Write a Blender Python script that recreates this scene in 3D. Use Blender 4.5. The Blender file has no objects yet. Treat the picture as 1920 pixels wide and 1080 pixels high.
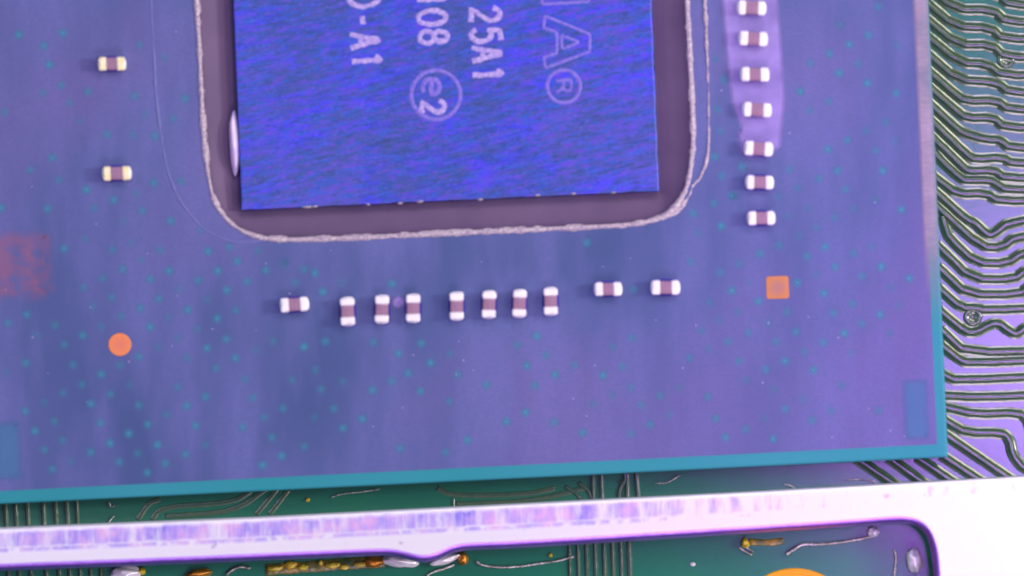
import bpy, bmesh, math, random
from mathutils import Vector, Matrix, noise

random.seed(7)
scene = bpy.context.scene
scene.unit_settings.system = 'METRIC'
scene.unit_settings.scale_length = 0.001          # one Blender unit is one millimetre
scene.unit_settings.length_unit = 'MILLIMETERS'
COL = scene.collection

# ------------------------------------------------------------------ camera
K = 85.0        # photograph pixels per millimetre on the board
H = 200.0       # working distance of the microscope camera, mm
cam_d = bpy.data.cameras.new("camera")
cam_d.sensor_width = 36.0
cam_d.lens = 36.0 * H / (1920.0 / K)
cam_d.clip_start = 1.0
cam_d.clip_end = 2000.0
cam = bpy.data.objects.new("camera", cam_d)
cam.location = (0, 0, H)
COL.objects.link(cam)
scene.camera = cam
cam_d.dof.use_dof = True
cam_d.dof.focus_distance = H - 0.25
cam_d.dof.aperture_fstop = 0.0185

# ------------------------------------------------------------------ light
scene.view_settings.view_transform = 'Standard'
scene.view_settings.look = 'None'
scene.view_settings.exposure = -0.32
scene.view_settings.gamma = 1.0
world = bpy.data.worlds.new("World")
scene.world = world
world.use_nodes = True
bg = world.node_tree.nodes['Background']
bg.inputs['Color'].default_value = (0.26, 0.09, 0.72, 1)
bg.inputs['Strength'].default_value = 0.30

def area_lamp(name, loc, target, size, power, color, spread=180):
    d = bpy.data.lights.new(name, 'AREA')
    d.shape = 'DISK'
    d.size = size
    d.energy = power
    d.color = color
    d.spread = math.radians(spread)
    o = bpy.data.objects.new(name, d)
    o.location = loc
    o.rotation_euler = (Vector(target) - Vector(loc)).to_track_quat('-Z', 'Y').to_euler()
    COL.objects.link(o)
    return o

# soft lamp head round the microscope tube, above the camera
area_lamp("microscope_lamp", (0, 0, 300), (0, 0, 0), 150, 9000, (0.88, 0.97, 1.0))
# the two gooseneck lamps: a low bright one at the right, a weaker one at the left
area_lamp("gooseneck_lamp", (120, 14, 78), (3, 0, 0), 30, 150000, (1.0, 1.0, 0.95))
area_lamp("gooseneck_lamp", (-105, 45, 95), (0, 0, 0), 36, 42000, (0.80, 0.94, 1.0))
# added violet lamps, low at right and left, placed for lavender glare
area_lamp("violet_lamp", (15, -2, 44), (17, -2, 0), 9, 760, (0.52, 0.14, 1.0), 46)
area_lamp("violet_lamp", (-19, 6, 46), (-10, 2, 0), 10, 3600, (0.74, 0.70, 1.0))
# small LEDs of the ring round the objective
area_lamp("ring_lamp", (47, 36, 62), (9, 0, 0), 24, 26000, (1.0, 0.90, 0.70))
area_lamp("ring_lamp", (47, -36, 62), (9, 0, 0), 24, 16000, (1.0, 0.80, 0.85))
area_lamp("ring_lamp", (12, 49, 62), (9, 0, 0), 22, 19000, (0.90, 0.76, 1.0))
area_lamp("ring_lamp", (12, -49, 62), (9, 0, 0), 22, 19000, (1.0, 0.78, 0.97))
# front and back lamps of the bench
area_lamp("ring_lamp", (10, 120, 100), (0, 0, 0), 36, 10000, (0.90, 0.95, 1.0))
area_lamp("ring_lamp", (10, -120, 100), (0, 0, 0), 36, 20000, (0.98, 0.95, 1.0))


# ------------------------------------------------------------------ helpers
def P(x, y, z=0.0):
    """photograph pixel -> millimetres on the plane of height z"""
    s = (H - z) / H / K
    return Vector(((x - 960.0) * s, (540.0 - y) * s, z))

def tag(o, label=None, cat=None, group=None, kind=None):
    if label: o['label'] = label
    if cat: o['category'] = cat
    if group: o['group'] = group
    if kind: o['kind'] = kind
    return o

def empty(name, loc=(0, 0, 0), rz=0.0):
    o = bpy.data.objects.new(name, None)
    o.location = loc
    o.rotation_euler = (0, 0, rz)
    o.empty_display_size = 0.2
    COL.objects.link(o)
    return o

def link(name, me, mat=None, parent=None, smooth=True):
    if mat is not None and not me.materials:
        me.materials.append(mat)
    if smooth:
        for p in me.polygons:
            p.use_smooth = True
    o = bpy.data.objects.new(name, me)
    COL.objects.link(o)
    if parent is not None:
        o.parent = parent
    return o

def from_bm(bm, name):
    me = bpy.data.meshes.new(name)
    bm.normal_update()
    bm.to_mesh(me)
    bm.free()
    return me

def rounded_box(sx, sy, sz, r, seg=3):
    bm = bmesh.new()
    bmesh.ops.create_cube(bm, size=1.0)
    for v in bm.verts:
        v.co = Vector((v.co.x * sx, v.co.y * sy, (v.co.z + 0.5) * sz))
    bmesh.ops.bevel(bm, geom=list(bm.edges), offset=r, segments=seg, affect='EDGES', profile=0.5)
    return bm

def chaikin(pts, n=2, closed=False):
    pts = [Vector(p) for p in pts]
    for _ in range(n):
        out = []
        m = len(pts)
        if not closed:
            out.append(pts[0])
        for i in range(m if closed else m - 1):
            a, b = pts[i], pts[(i + 1) % m]
            out.append(a.lerp(b, 0.25)); out.append(a.lerp(b, 0.75))
        if not closed:
            out.append(pts[-1])
        pts = out
    return pts

def resample(pts, step, closed=False):
    pts = [Vector(p) for p in pts]
    if closed:
        pts = pts + [pts[0]]
    out = [pts[0].copy()]
    carry = 0.0
    for a, b in zip(pts[:-1], pts[1:]):
        L = (b - a).length
        if L < 1e-9:
            continue
        d = step - carry
        while d <= L:
            out.append(a.lerp(b, d / L))
            d += step
        carry = L - (d - step)
    if closed:
        if (out[-1] - out[0]).length < step * 0.5:
            out.pop()
    elif (out[-1] - pts[-1]).length > 1e-6:
        out.append(pts[-1].copy())
    return out

def ribbon(pts, profile, jitter=0.0, seed=0.0, taper=False, vary=0.0):
    """sweep a (offset, height) profile along a polyline lying on the board"""
    bm = bmesh.new()
    rows = []
    n = len(pts)
    for i, p in enumerate(pts):
        a = pts[max(i - 1, 0)]; b = pts[min(i + 1, n - 1)]
        t = (b - a); t.z = 0
        t.normalize()
        nrm = Vector((-t.y, t.x, 0))
        f = 1.0
        if taper:
            f = 0.25 + 0.75 * math.sin(math.pi * min(1, max(0, (i + 0.4) / (n - 0.2)))) ** 0.5
        if vary:
            f *= max(0.25, 1 + vary * (noise.noise(p * 1.1 + Vector((seed, 0, 0))) + 0.8 * noise.noise(p * 5.0)))
        row = []
        for (o, h) in profile:
            j = noise.noise(Vector((p.x * 9 + seed, p.y * 9, o * 30))) * jitter
            row.append(bm.verts.new(p + nrm * (o * f + j) + Vector((0, 0, h * f + (abs(j) * 0.5 if h > 0 else 0)))))
        rows.append(row)
    for r0, r1 in zip(rows[:-1], rows[1:]):
        for k in range(len(profile) - 1):
            bm.faces.new((r0[k], r1[k], r1[k + 1], r0[k + 1]))
    for r in (rows[0], rows[-1]):
        try:
            bm.faces.new(r)
        except ValueError:
            pass
    bmesh.ops.recalc_face_normals(bm, faces=list(bm.faces))
    return bm

def tube(pts, r, seg=8, wob=0.0, seed=0.0):
    bm = bmesh.new()
    rows = []
    n = len(pts)
    for i, p in enumerate(pts):
        a = pts[max(i - 1, 0)]; b = pts[min(i + 1, n - 1)]
        t = (b - a).normalized()
        s = t.cross(Vector((0, 0, 1))).normalized()
        u = s.cross(t)
        rr = r * (1 + wob * noise.noise(Vector((i * 0.6, seed, 0))))
        rows.append([bm.verts.new(p + (s * math.cos(2 * math.pi * k / seg) + u * math.sin(2 * math.pi * k / seg)) * rr) for k in range(seg)])
    for r0, r1 in zip(rows[:-1], rows[1:]):
        for k in range(seg):
            bm.faces.new((r0[k], r0[(k + 1) % seg], r1[(k + 1) % seg], r1[k]))
    bm.faces.new(rows[0]); bm.faces.new(rows[-1])
    bmesh.ops.recalc_face_normals(bm, faces=list(bm.faces))
    return bm

def blob(rx, ry, rz, amp=0.18, freq=1.6, seed=0.0, sub=3):
    """a lump of solder or resin standing on z = 0"""
    bm = bmesh.new()
    bmesh.ops.create_icosphere(bm, subdivisions=sub, radius=1.0)
    for v in bm.verts:
        k = 1 + amp * noise.noise(v.co * freq + Vector((seed, seed * 1.7, 0)))
        z = v.co.z * k
        v.co = Vector((v.co.x * k * rx, v.co.y * k * ry, (max(z, -0.25) + 0.25) / 1.25 * rz))
    return bm

# ------------------------------------------------------------------ materials
class NT:
    def __init__(self, name):
        self.m = bpy.data.materials.new(name)
        self.m.use_nodes = True
        self.t = self.m.node_tree
        self.t.nodes.clear()
        self.out = self.n('ShaderNodeOutputMaterial')
        self.b = self.n('ShaderNodeBsdfPrincipled')
        self.l(self.b.outputs[0], self.out.inputs['Surface'])
        self.tc = self.n('ShaderNodeTexCoord')
    def n(self, t): return self.t.nodes.new(t)
    def l(self, a, b): self.t.links.new(a, b)
    def set(self, **kw):
        names = dict(col='Base Color', rough='Roughness', metal='Metallic', spec='Specular IOR Level', coat='Coat Weight', coat_r='Coat Roughness', tint='Specular Tint', sheen='Sheen Weight', trans='Transmission Weight', ior='IOR', alpha='Alpha')
        for k, v in kw.items():
            i = self.b.inputs[names[k]]
            if hasattr(v, 'is_output'):
                self.l(v, i)
            elif isinstance(v, (tuple, list)):
                i.default_value = tuple(v) if len(v) == 4 else tuple(v) + (1,)
            else:
                i.default_value = v
        return self
    def mapping(self, src='Object', scale=(1, 1, 1), rot=(0, 0, 0), loc=(0, 0, 0)):
        mp = self.n('ShaderNodeMapping')
        self.l(self.tc.outputs[src], mp.inputs['Vector'])
        mp.inputs['Scale'].default_value = scale
        mp.inputs['Rotation'].default_value = rot
        mp.inputs['Location'].default_value = loc
        return mp.outputs[0]
    def turned(self, rz, scale, loc=(0, 0, 0)):
        mp = self.n('ShaderNodeMapping')
        self.l(self.mapping(rot=(0, 0, rz)), mp.inputs['Vector'])
        mp.inputs['Scale'].default_value = scale
        mp.inputs['Location'].default_value = loc
        return mp.outputs[0]
    def noise(self, vec, scale, detail=3, rough=0.55):
        x = self.n('ShaderNodeTexNoise')
        self.l(vec, x.inputs['Vector'])
        x.inputs['Scale'].default_value = scale
        x.inputs['Detail'].default_value = detail
        x.inputs['Roughness'].default_value = rough
        return x.outputs['Fac']
    def ramp(self, fac, stops):
        r = self.n('ShaderNodeValToRGB')
        self.l(fac, r.inputs[0])
        e = r.color_ramp.elements
        while len(e) < len(stops):
            e.new(0.5)
        for el, (p, c) in zip(e, stops):
            el.position = p
            el.color = tuple(c) + (1,) if len(c) == 3 else c
        return r.outputs[0]
    def mix(self, fac, a, b, mode='MIX'):
        x = self.n('ShaderNodeMix')
        x.data_type = 'RGBA'
        x.blend_type = mode
        for v, i in ((fac, x.inputs[0]), (a, x.inputs[6]), (b, x.inputs[7])):
            if hasattr(v, 'is_output'):
                self.l(v, i)
            elif isinstance(v, (int, float)):
                i.default_value = v
            else:
                i.default_value = tuple(v) + (1,)
        return x.outputs[2]
    def math(self, op, a, b=None, clamp=False):
        x = self.n('ShaderNodeMath')
        x.operation = op
        x.use_clamp = clamp
        for v, i in ((a, 0), (b, 1)):
            if v is None: continue
            if hasattr(v, 'is_output'):
                self.l(v, x.inputs[i])
            else:
                x.inputs[i].default_value = v
        return x.outputs[0]
    def attr(self, name):
        a = self.n('ShaderNodeAttribute'); a.attribute_name = name
        return a.outputs['Fac']
    def fade_y(self, y0, y1):
        sp = self.n('ShaderNodeSeparateXYZ'); self.l(self.tc.outputs['Object'], sp.inputs[0])
        r = self.n('ShaderNodeMapRange'); r.interpolation_type = 'SMOOTHSTEP'
        self.l(sp.outputs[1], r.inputs[0])
        r.inputs[1].default_value = y0; r.inputs[2].default_value = y1
        return r.outputs[0]
    def bump(self, h, strength=0.3, dist=0.02):
        x = self.n('ShaderNodeBump')
        x.inputs['Strength'].default_value = strength
        x.inputs['Distance'].default_value = dist
        self.l(h, x.inputs['Height'])
        self.l(x.outputs[0], self.b.inputs['Normal'])
        return x

M = {}

def make_materials():
    # green varnish of the main board
    t = NT('board_varnish')
    v = t.mapping()
    big = t.noise(v, 0.35, 3)
    fine = t.noise(v, 9.0, 4, 0.7)
    c = t.ramp(big, [(0.3, (0.003, 0.145, 0.068)), (0.55, (0.004, 0.165, 0.086)), (0.75, (0.004, 0.18, 0.062))])
    c = t.mix(t.math('MULTIPLY', fine, 0.35), c, (0.004, 0.07, 0.055))
    t.set(col=c, rough=0.24, spec=0.85)
    t.bump(t.noise(v, 14.0, 5, 0.7), 0.12, 0.012)
    M['board'] = t.m
    # varnish over a copper trace
    t = NT('trace_varnish')
    v = t.mapping()
    c = t.ramp(t.noise(v, 6.0, 4, 0.7), [(0.3, (0.025, 0.085, 0.045)), (0.7, (0.07, 0.11, 0.05))])
    t.set(col=c, rough=0.2, spec=1.0)
    t.bump(t.noise(v, 22.0, 5, 0.75), 0.2, 0.012)
    M['trace'] = t.m
    # bare substrate margin (teal)
    t = NT('substrate_resin')
    v = t.mapping()
    c = t.ramp(t.noise(v, 0.25, 2), [(0.3, (0.018, 0.255, 0.28)), (0.7, (0.035, 0.27, 0.33))])
    c = t.mix(t.math('MULTIPLY', t.noise(v, 30, 3, .7), 0.2), c, (0.05, 0.16, 0.27))
    t.set(col=c, rough=0.5, spec=0.2)
    t.bump(t.noise(v, 30.0, 3, 0.7), 0.25, 0.01)
    M['resin'] = t.m
    # varnish over the copper plane of the package: blue violet, blotchy
    t = NT('package_varnish')
    v = t.mapping()
    a = t.noise(v, 0.16, 3, 0.5)
    b = t.noise(t.mapping(scale=(1.0, 0.25, 1), loc=(3, 1, 0)), 0.9, 3, 0.6)
    fine = t.noise(v, 26.0, 3, 0.8)
    c = t.ramp(a, [(0.34, (0.062, 0.092, 0.228)), (0.50, (0.096, 0.115, 0.292)), (0.66, (0.146, 0.120, 0.322))])
    c = t.mix(t.ramp(b, [(0.40, (0, 0, 0)), (0.66, (0.5, 0.5, 0.5))]), c, (0.17, 0.17, 0.43))
    c = t.mix(t.ramp(fine, [(0.40, (0, 0, 0)), (0.62, (0.45, 0.45, 0.45))]), c, (0.060, 0.100, 0.24))
    t.set(col=c, rough=0.46, spec=0.13)
    t.set(alpha=t.attr('fade'))
    t.bump(t.noise(v, 34.0, 4, 0.75), 0.35, 0.01)
    M['plane'] = t.m
    # teal dots of resin filled vias seen through the varnish
    t = NT('via_dot')
    ln = t.n('ShaderNodeVectorMath'); ln.operation = 'LENGTH'
    t.l(t.tc.outputs['Object'], ln.inputs[0])
    fall = t.n('ShaderNodeMapRange')
    fall.interpolation_type = 'SMOOTHSTEP'
    t.l(ln.outputs['Value'], fall.inputs[0])
    fall.inputs[1].default_value = 0.0; fall.inputs[2].default_value = 0.15
    fall.inputs[3].default_value = 0.85; fall.inputs[4].default_value = 0.0
    oi = t.n('ShaderNodeObjectInfo')
    al = t.math('MULTIPLY', fall.outputs[0], t.math('ADD', t.math('MULTIPLY', oi.outputs['Random'], 0.5), 0.25))
    t.set(col=(0.065, 0.330, 0.47), rough=0.46, spec=0.2, alpha=al)
    M['via'] = t.m
    # lighter film of flux on the varnish
    t = NT('flux_film')
    v = t.mapping()
    t.set(col=t.ramp(t.noise(v, 1.2, 4), [(0.3, (0.34, 0.26, 0.66)), (0.7, (0.40, 0.31, 0.72))]), rough=0.35, spec=0.6,
          alpha=t.math('MULTIPLY', t.math('ADD', t.noise(v, 0.9, 3), 0.2), t.attr('fade')))
    M['film'] = t.m
    # copper and gold pads
    def metal(name, ca, cb, rough, scale=6.0, bump=0.25, metallic=1.0):
        t = NT(name)
        v = t.mapping()
        t.set(col=t.ramp(t.noise(v, scale, 4, 0.65), [(0.3, ca), (0.7, cb)]), rough=rough, metal=metallic)
        t.bump(t.noise(v, scale * 4, 4, 0.7), bump, 0.012)
        M[name] = t.m
    for nm, rim, mid in (('fiducial_copper', (0.90, 0.29, 0.08), (0.82, 0.24, 0.13)), ('fiducial_gold', (0.62, 0.25, 0.06), (0.46, 0.22, 0.16))):
        t = NT(nm)
        ln = t.n('ShaderNodeVectorMath'); ln.operation = 'LENGTH'
        t.l(t.tc.outputs['Object'], ln.inputs[0])
        d = t.math('ADD', ln.outputs['Value'], t.math('MULTIPLY', t.math('SUBTRACT', t.noise(t.mapping(), 7, 4, .7), 0.5), 0.16))
        c = t.ramp(d, [(0.08, mid), (0.23, rim)])
        t.set(col=t.mix(t.math('MULTIPLY', t.noise(t.mapping(), 22, 4, .8), 0.35), c, tuple(q * 0.55 for q in mid)), rough=0.5, metal=0.3)
        t.bump(t.noise(t.mapping(), 20, 4, .7), 0.3, 0.012)
        M[nm] = t.m
    metal('gold_pad', (0.74, 0.32, 0.004), (0.80, 0.38, 0.006), 0.45, 2, 0.1, 0.35)
    metal('solder', (0.80, 0.78, 0.80), (0.97, 0.95, 0.94), 0.28, 5, 0.25, 0.25)
    metal('terminal', (0.90, 0.89, 0.86), (0.97, 0.96, 0.93), 0.38, 12, 0.3, 0.3)
    metal('edge_metal', (0.40, 0.17, 0.80), (0.50, 0.25, 0.90), 0.42, 5, 0.2)  # violet tint stands in for colour fringe and violet reflection on the edge
    metal('copper_strip', (0.62, 0.20, 0.03), (0.78, 0.38, 0.05), 0.42, 6, 0.5, 0.8)
    metal('terminal_warm', (0.92, 0.80, 0.20), (0.97, 0.94, 0.80), 0.35, 7, 0.3, 0.3)
    # ceramic capacitor body
    t = NT('ceramic')
    v = t.mapping()
    t.set(col=t.ramp(t.noise(v, 9, 3), [(0.3, (0.24, 0.13, 0.23)), (0.7, (0.34, 0.19, 0.27))]), rough=0.5, spec=0.4)
    t.bump(t.noise(v, 30, 3), 0.2, 0.01)
    M['ceramic'] = t.m
    t = NT('cap_shadow')
    t.set(col=(0.045, 0.04, 0.30), rough=0.4, spec=0.3)  # dark blue shadow halo painted round each capacitor
    M['cap_shadow'] = t.m
    t = NT('scrap_metal')
    v = t.mapping()
    t.set(col=t.ramp(t.noise(v, 7, 4, 0.7), [(0.35, (0.16, 0.20, 0.16)), (0.52, (0.42, 0.42, 0.36)), (0.66, (0.85, 0.84, 0.76))]), rough=0.25, metal=0.5)
    t.bump(t.noise(v, 18, 3), 0.7, 0.03)
    M['scrap'] = t.m
    # amber flux
    t = NT('flux')
    v = t.mapping()
    t.set(col=t.ramp(t.noise(v, 3.2, 4, 0.6), [(0.35, (0.30, 0.22, 0.02)), (0.52, (0.60, 0.46, 0.01)), (0.68, (0.85, 0.70, 0.03))]), rough=0.22, spec=0.7)
    t.bump(t.noise(v, 9, 3), 0.6, 0.03)
    M['flux'] = t.m
    t = NT('old_flux')
    v = t.mapping()
    t.set(col=t.ramp(t.noise(v, 2.4, 4, 0.65), [(0.38, (0.03, 0.08, 0.02)), (0.52, (0.16, 0.13, 0.02)), (0.64, (0.45, 0.26, 0.02))]), rough=0.3, spec=0.6)
    t.bump(t.noise(v, 9, 3), 0.5, 0.03)
    M['old_flux'] = t.m
    # underfill moat round the die: grey brown, matt
    t = NT('underfill')
    v = t.mapping()
    c = t.ramp(t.noise(v, 0.7, 3), [(0.3, (0.105, 0.064, 0.138)), (0.7, (0.145, 0.090, 0.178))])
    c = t.mix(t.math('MULTIPLY', t.noise(v, 40, 3, .8), 0.35), c, (0.10, 0.08, 0.13))
    t.set(col=c, rough=0.62, spec=0.3)
    t.bump(t.noise(v, 36, 4, 0.7), 0.3, 0.01)
    M['underfill'] = t.m
    # its raised lip: pale, crumbly, catching the lamp
    t = NT('resin_lip')
    v = t.mapping()
    c = t.ramp(t.noise(v, 16, 5, 0.8), [(0.35, (0.24, 0.17, 0.34)), (0.5, (0.50, 0.41, 0.48)), (0.66, (0.84, 0.77, 0.70))])
    t.set(col=c, rough=0.35, spec=0.7)
    t.bump(t.noise(v, 24, 5, 0.8), 0.9, 0.03)
    M['lip'] = t.m
    # silicon die, ground back: streaky blue
    t = NT('silicon')
    rz = math.radians(-13)
    streak = t.noise(t.turned(rz, (0.9, 5.0, 1)), 2.2, 5, 0.72)
    s2 = t.noise(t.turned(rz, (0.5, 2.6, 1), (5, 2, 0)), 1.7, 4, 0.65)
    s3 = t.noise(t.turned(rz, (1.3, 6.5, 1), (9, 0, 0)), 2.6, 5, 0.75)
    big = t.noise(t.mapping(loc=(1.7, 4.1, 0)), 0.42, 2)
    c = t.ramp(big, [(0.36, (0.040, 0.085, 0.33)), (0.46, (0.035, 0.060, 0.62)), (0.54, (0.050, 0.055, 0.78)), (0.64, (0.080, 0.090, 0.46))])
    c = t.mix(t.ramp(s2, [(0.44, (0, 0, 0)), (0.56, (0.9, 0.9, 0.9))]), c, (0.045, 0.090, 0.30))
    c = t.mix(t.ramp(streak, [(0.50, (0, 0, 0)), (0.57, (0.9, 0.9, 0.9))]), c, (0.020, 0.110, 0.55))
    c = t.mix(t.ramp(s3, [(0.53, (0, 0, 0)), (0.60, (0.85, 0.85, 0.85))]), c, (0.130, 0.055, 0.60))
    c = t.mix(t.ramp(s3, [(0.40, (0.85, 0.85, 0.85)), (0.47, (0, 0, 0))]), c, (0.030, 0.060, 0.22))
    sp = t.noise(t.turned(rz, (1.0, 2.2, 1), (2, 7, 0)), 13.0, 3, 0.8)
    c = t.mix(t.ramp(sp, [(0.56, (0, 0, 0)), (0.70, (0.55, 0.55, 0.55))]), c, (0.22, 0.17, 0.72))
    c = t.mix(t.ramp(sp, [(0.30, (0.5, 0.5, 0.5)), (0.44, (0, 0, 0))]), c, (0.02, 0.04, 0.20))
    t.set(col=c, rough=0.40, spec=0.5, metal=0.15)
    t.bump(streak, 0.45, 0.015)
    M['silicon'] = t.m
    # laser marking on the die
    t = NT('laser_mark')
    v = t.mapping()
    t.set(col=t.ramp(t.noise(v, 14, 4, 0.7), [(0.32, (0.20, 0.16, 0.55)), (0.68, (0.58, 0.47, 0.74))]), rough=0.6, spec=0.3)
    t.bump(t.noise(v, 30, 4, 0.8), 0.6, 0.01)
    M['mark'] = t.m
    t = NT('laser_mark_faint')
    v = t.mapping()
    t.set(col=t.ramp(t.noise(v, 14, 4, 0.7), [(0.3, (0.10, 0.085, 0.50)), (0.7, (0.28, 0.22, 0.64))]), rough=0.6, spec=0.3)
    M['mark_faint'] = t.m
    # rubbed orange code patch
    t = NT('rubbed_print')
    v = t.mapping()
    n1 = t.noise(v, 3.0, 4, 0.6)
    al = t.math('MULTIPLY', t.ramp(n1, [(0.36, (0, 0, 0)), (0.62, (1, 1, 1))]), 0.36)
    al = t.math('MULTIPLY', al, t.attr('fade'))
    t.set(col=(0.45, 0.15, 0.24), rough=0.5, alpha=al)
    M['print'] = t.m
    # tinned shield frame: rubbed, flux stained band; violet also paints in reflected surroundings
    t = NT('tinned_steel')
    uv = t.tc.outputs['UV']
    sep = t.n('ShaderNodeSeparateXYZ')
    t.l(uv, sep.inputs[0])
    u, vv = sep.outputs[0], sep.outputs[1]
    def band(x, a0, a1, b0, b1):
        r1 = t.n('ShaderNodeMapRange'); t.l(x, r1.inputs[0])
        r1.inputs[1].default_value = a0; r1.inputs[2].default_value = a1
        r2 = t.n('ShaderNodeMapRange'); t.l(x, r2.inputs[0])
        r2.inputs[1].default_value = b0; r2.inputs[2].default_value = b1
        r2.inputs[3].default_value = 1.0; r2.inputs[4].default_value = 0.0
        return t.math('MULTIPLY', r1.outputs[0], r2.outputs[0])
    def mapuv(sx, sy, lx=0.0):
        mp = t.n('ShaderNodeMapping'); t.l(uv, mp.inputs[0])
        mp.inputs['Scale'].default_value = (sx, sy, 1); mp.inputs['Location'].default_value = (lx, 0, 0)
        return mp.outputs[0]
    cells = t.noise(mapuv(2.6, 0.5), 1.0, 4, 0.68)          # upright rubbed cells
    fade = t.n('ShaderNodeMapRange'); t.l(u, fade.inputs[0])   # the rubbing gives out towards the right
    fade.inputs[1].default_value = 10.5; fade.inputs[2].default_value = 15.5
    fade.inputs[3].default_value = 0.0; fade.inputs[4].default_value = 0.22
    thr = t.math('SUBTRACT', cells, fade.outputs[0])
    m1 = t.ramp(thr, [(0.33, (0, 0, 0)), (0.50, (1, 1, 1))])
    brushed = t.noise(mapuv(22.0, 0.8, 4.0), 1.0, 4, 0.7)
    m1 = t.math('MULTIPLY', m1, t.ramp(brushed, [(0.34, (0.6, 0.6, 0.6)), (0.50, (1, 1, 1))]))
    upper = t.math('MULTIPLY', m1, band(t.math('ADD', vv, t.math('MULTIPLY', t.noise(mapuv(3.0, 3.0, 2.0), 1.0, 3), 0.12)), 0.10, 0.18, 0.40, 0.46))
    c2 = t.noise(mapuv(2.4, 2.2, 7.0), 1.0, 4, 0.7)
    m2 = t.ramp(t.math('SUBTRACT', c2, fade.outputs[0]), [(0.42, (0, 0, 0)), (0.5, (1, 1, 1))])
    lower = t.math('MULTIPLY', m2, band(vv, 0.37, 0.40, 0.44, 0.48))
    stain = t.math('MAXIMUM', upper, t.math('MULTIPLY', lower, 0.8))
    hue = t.noise(mapuv(1.8, 1.5, 3.0), 1.0, 4, 0.7)
    sc = t.ramp(hue, [(0.36, (0.72, 0.42, 0.72)), (0.50, (0.48, 0.35, 0.78)), (0.64, (0.24, 0.19, 0.72))])
    specks = t.ramp(t.noise(t.mapping(), 3.1, 2), [(0.735, (0, 0, 0)), (0.76, (1, 1, 1))])
    base = t.mix(t.math('MULTIPLY', specks, 0.5), (0.93, 0.93, 0.92), (0.35, 0.25, 0.5))
    t.set(col=t.mix(stain, base, sc), metal=t.math('SUBTRACT', 0.6, t.math('MULTIPLY', stain, 0.4)), rough=0.42)
    t.bump(t.math('ADD', t.math('MULTIPLY', stain, -0.6), t.noise(t.mapping(), 18, 4)), 0.25, 0.015)
    M['frame'] = t.m
    t = NT('dark_hole')
    t.set(col=(0.01, 0.03, 0.03), rough=0.4)
    M['hole'] = t.m
make_materials()

# ------------------------------------------------------------------ the board
Z_PKG = 0.90
Z_DIE = 0.98
Z_FRAME = 1.05

bm = bmesh.new()
for (x, y, z) in ((-26, -18, 0), (26, -18, 0), (26, 18, 0), (-26, 18, 0)):
    bm.verts.new((x, y, z))
bm.faces.new(bm.verts)
r = bmesh.ops.extrude_face_region(bm, geom=list(bm.faces))
for v in r['geom']:
    if isinstance(v, bmesh.types.BMVert):
        v.co.z = -1.0
bmesh.ops.recalc_face_normals(bm, faces=list(bm.faces))
board = link('circuit_board', from_bm(bm, 'circuit_board'), M['board'], smooth=False)
tag(board, 'green varnished circuit board under the chip package and the shield frame', 'circuit board', kind='structure')

def trace(pts, w=6.0, h=0.05, name='trace', soft=2, jitter=0.006, skirt=1.0):
    pl = [P(x, y, 0.001) for x, y in pts]
    pl = resample(chaikin(pl, soft), 0.035)
    W = w / K
    sk = skirt / K
    half = [(W + sk, -0.002), (W + sk * 0.5, h * 0.10), (W, h * 0.30), (W * 0.86, h * 0.62), (W * 0.66, h * 0.93), (W * 0.45, h)]
    prof = [(-o_, z_) for o_, z_ in half] + [(0, h * 1.01)] + half[::-1]
    o = link(name, from_bm(ribbon(pl, prof, jitter, seed=len(pts) * 3.1 + pts[0][1]), name), M['trace'], board)
    return o

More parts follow.
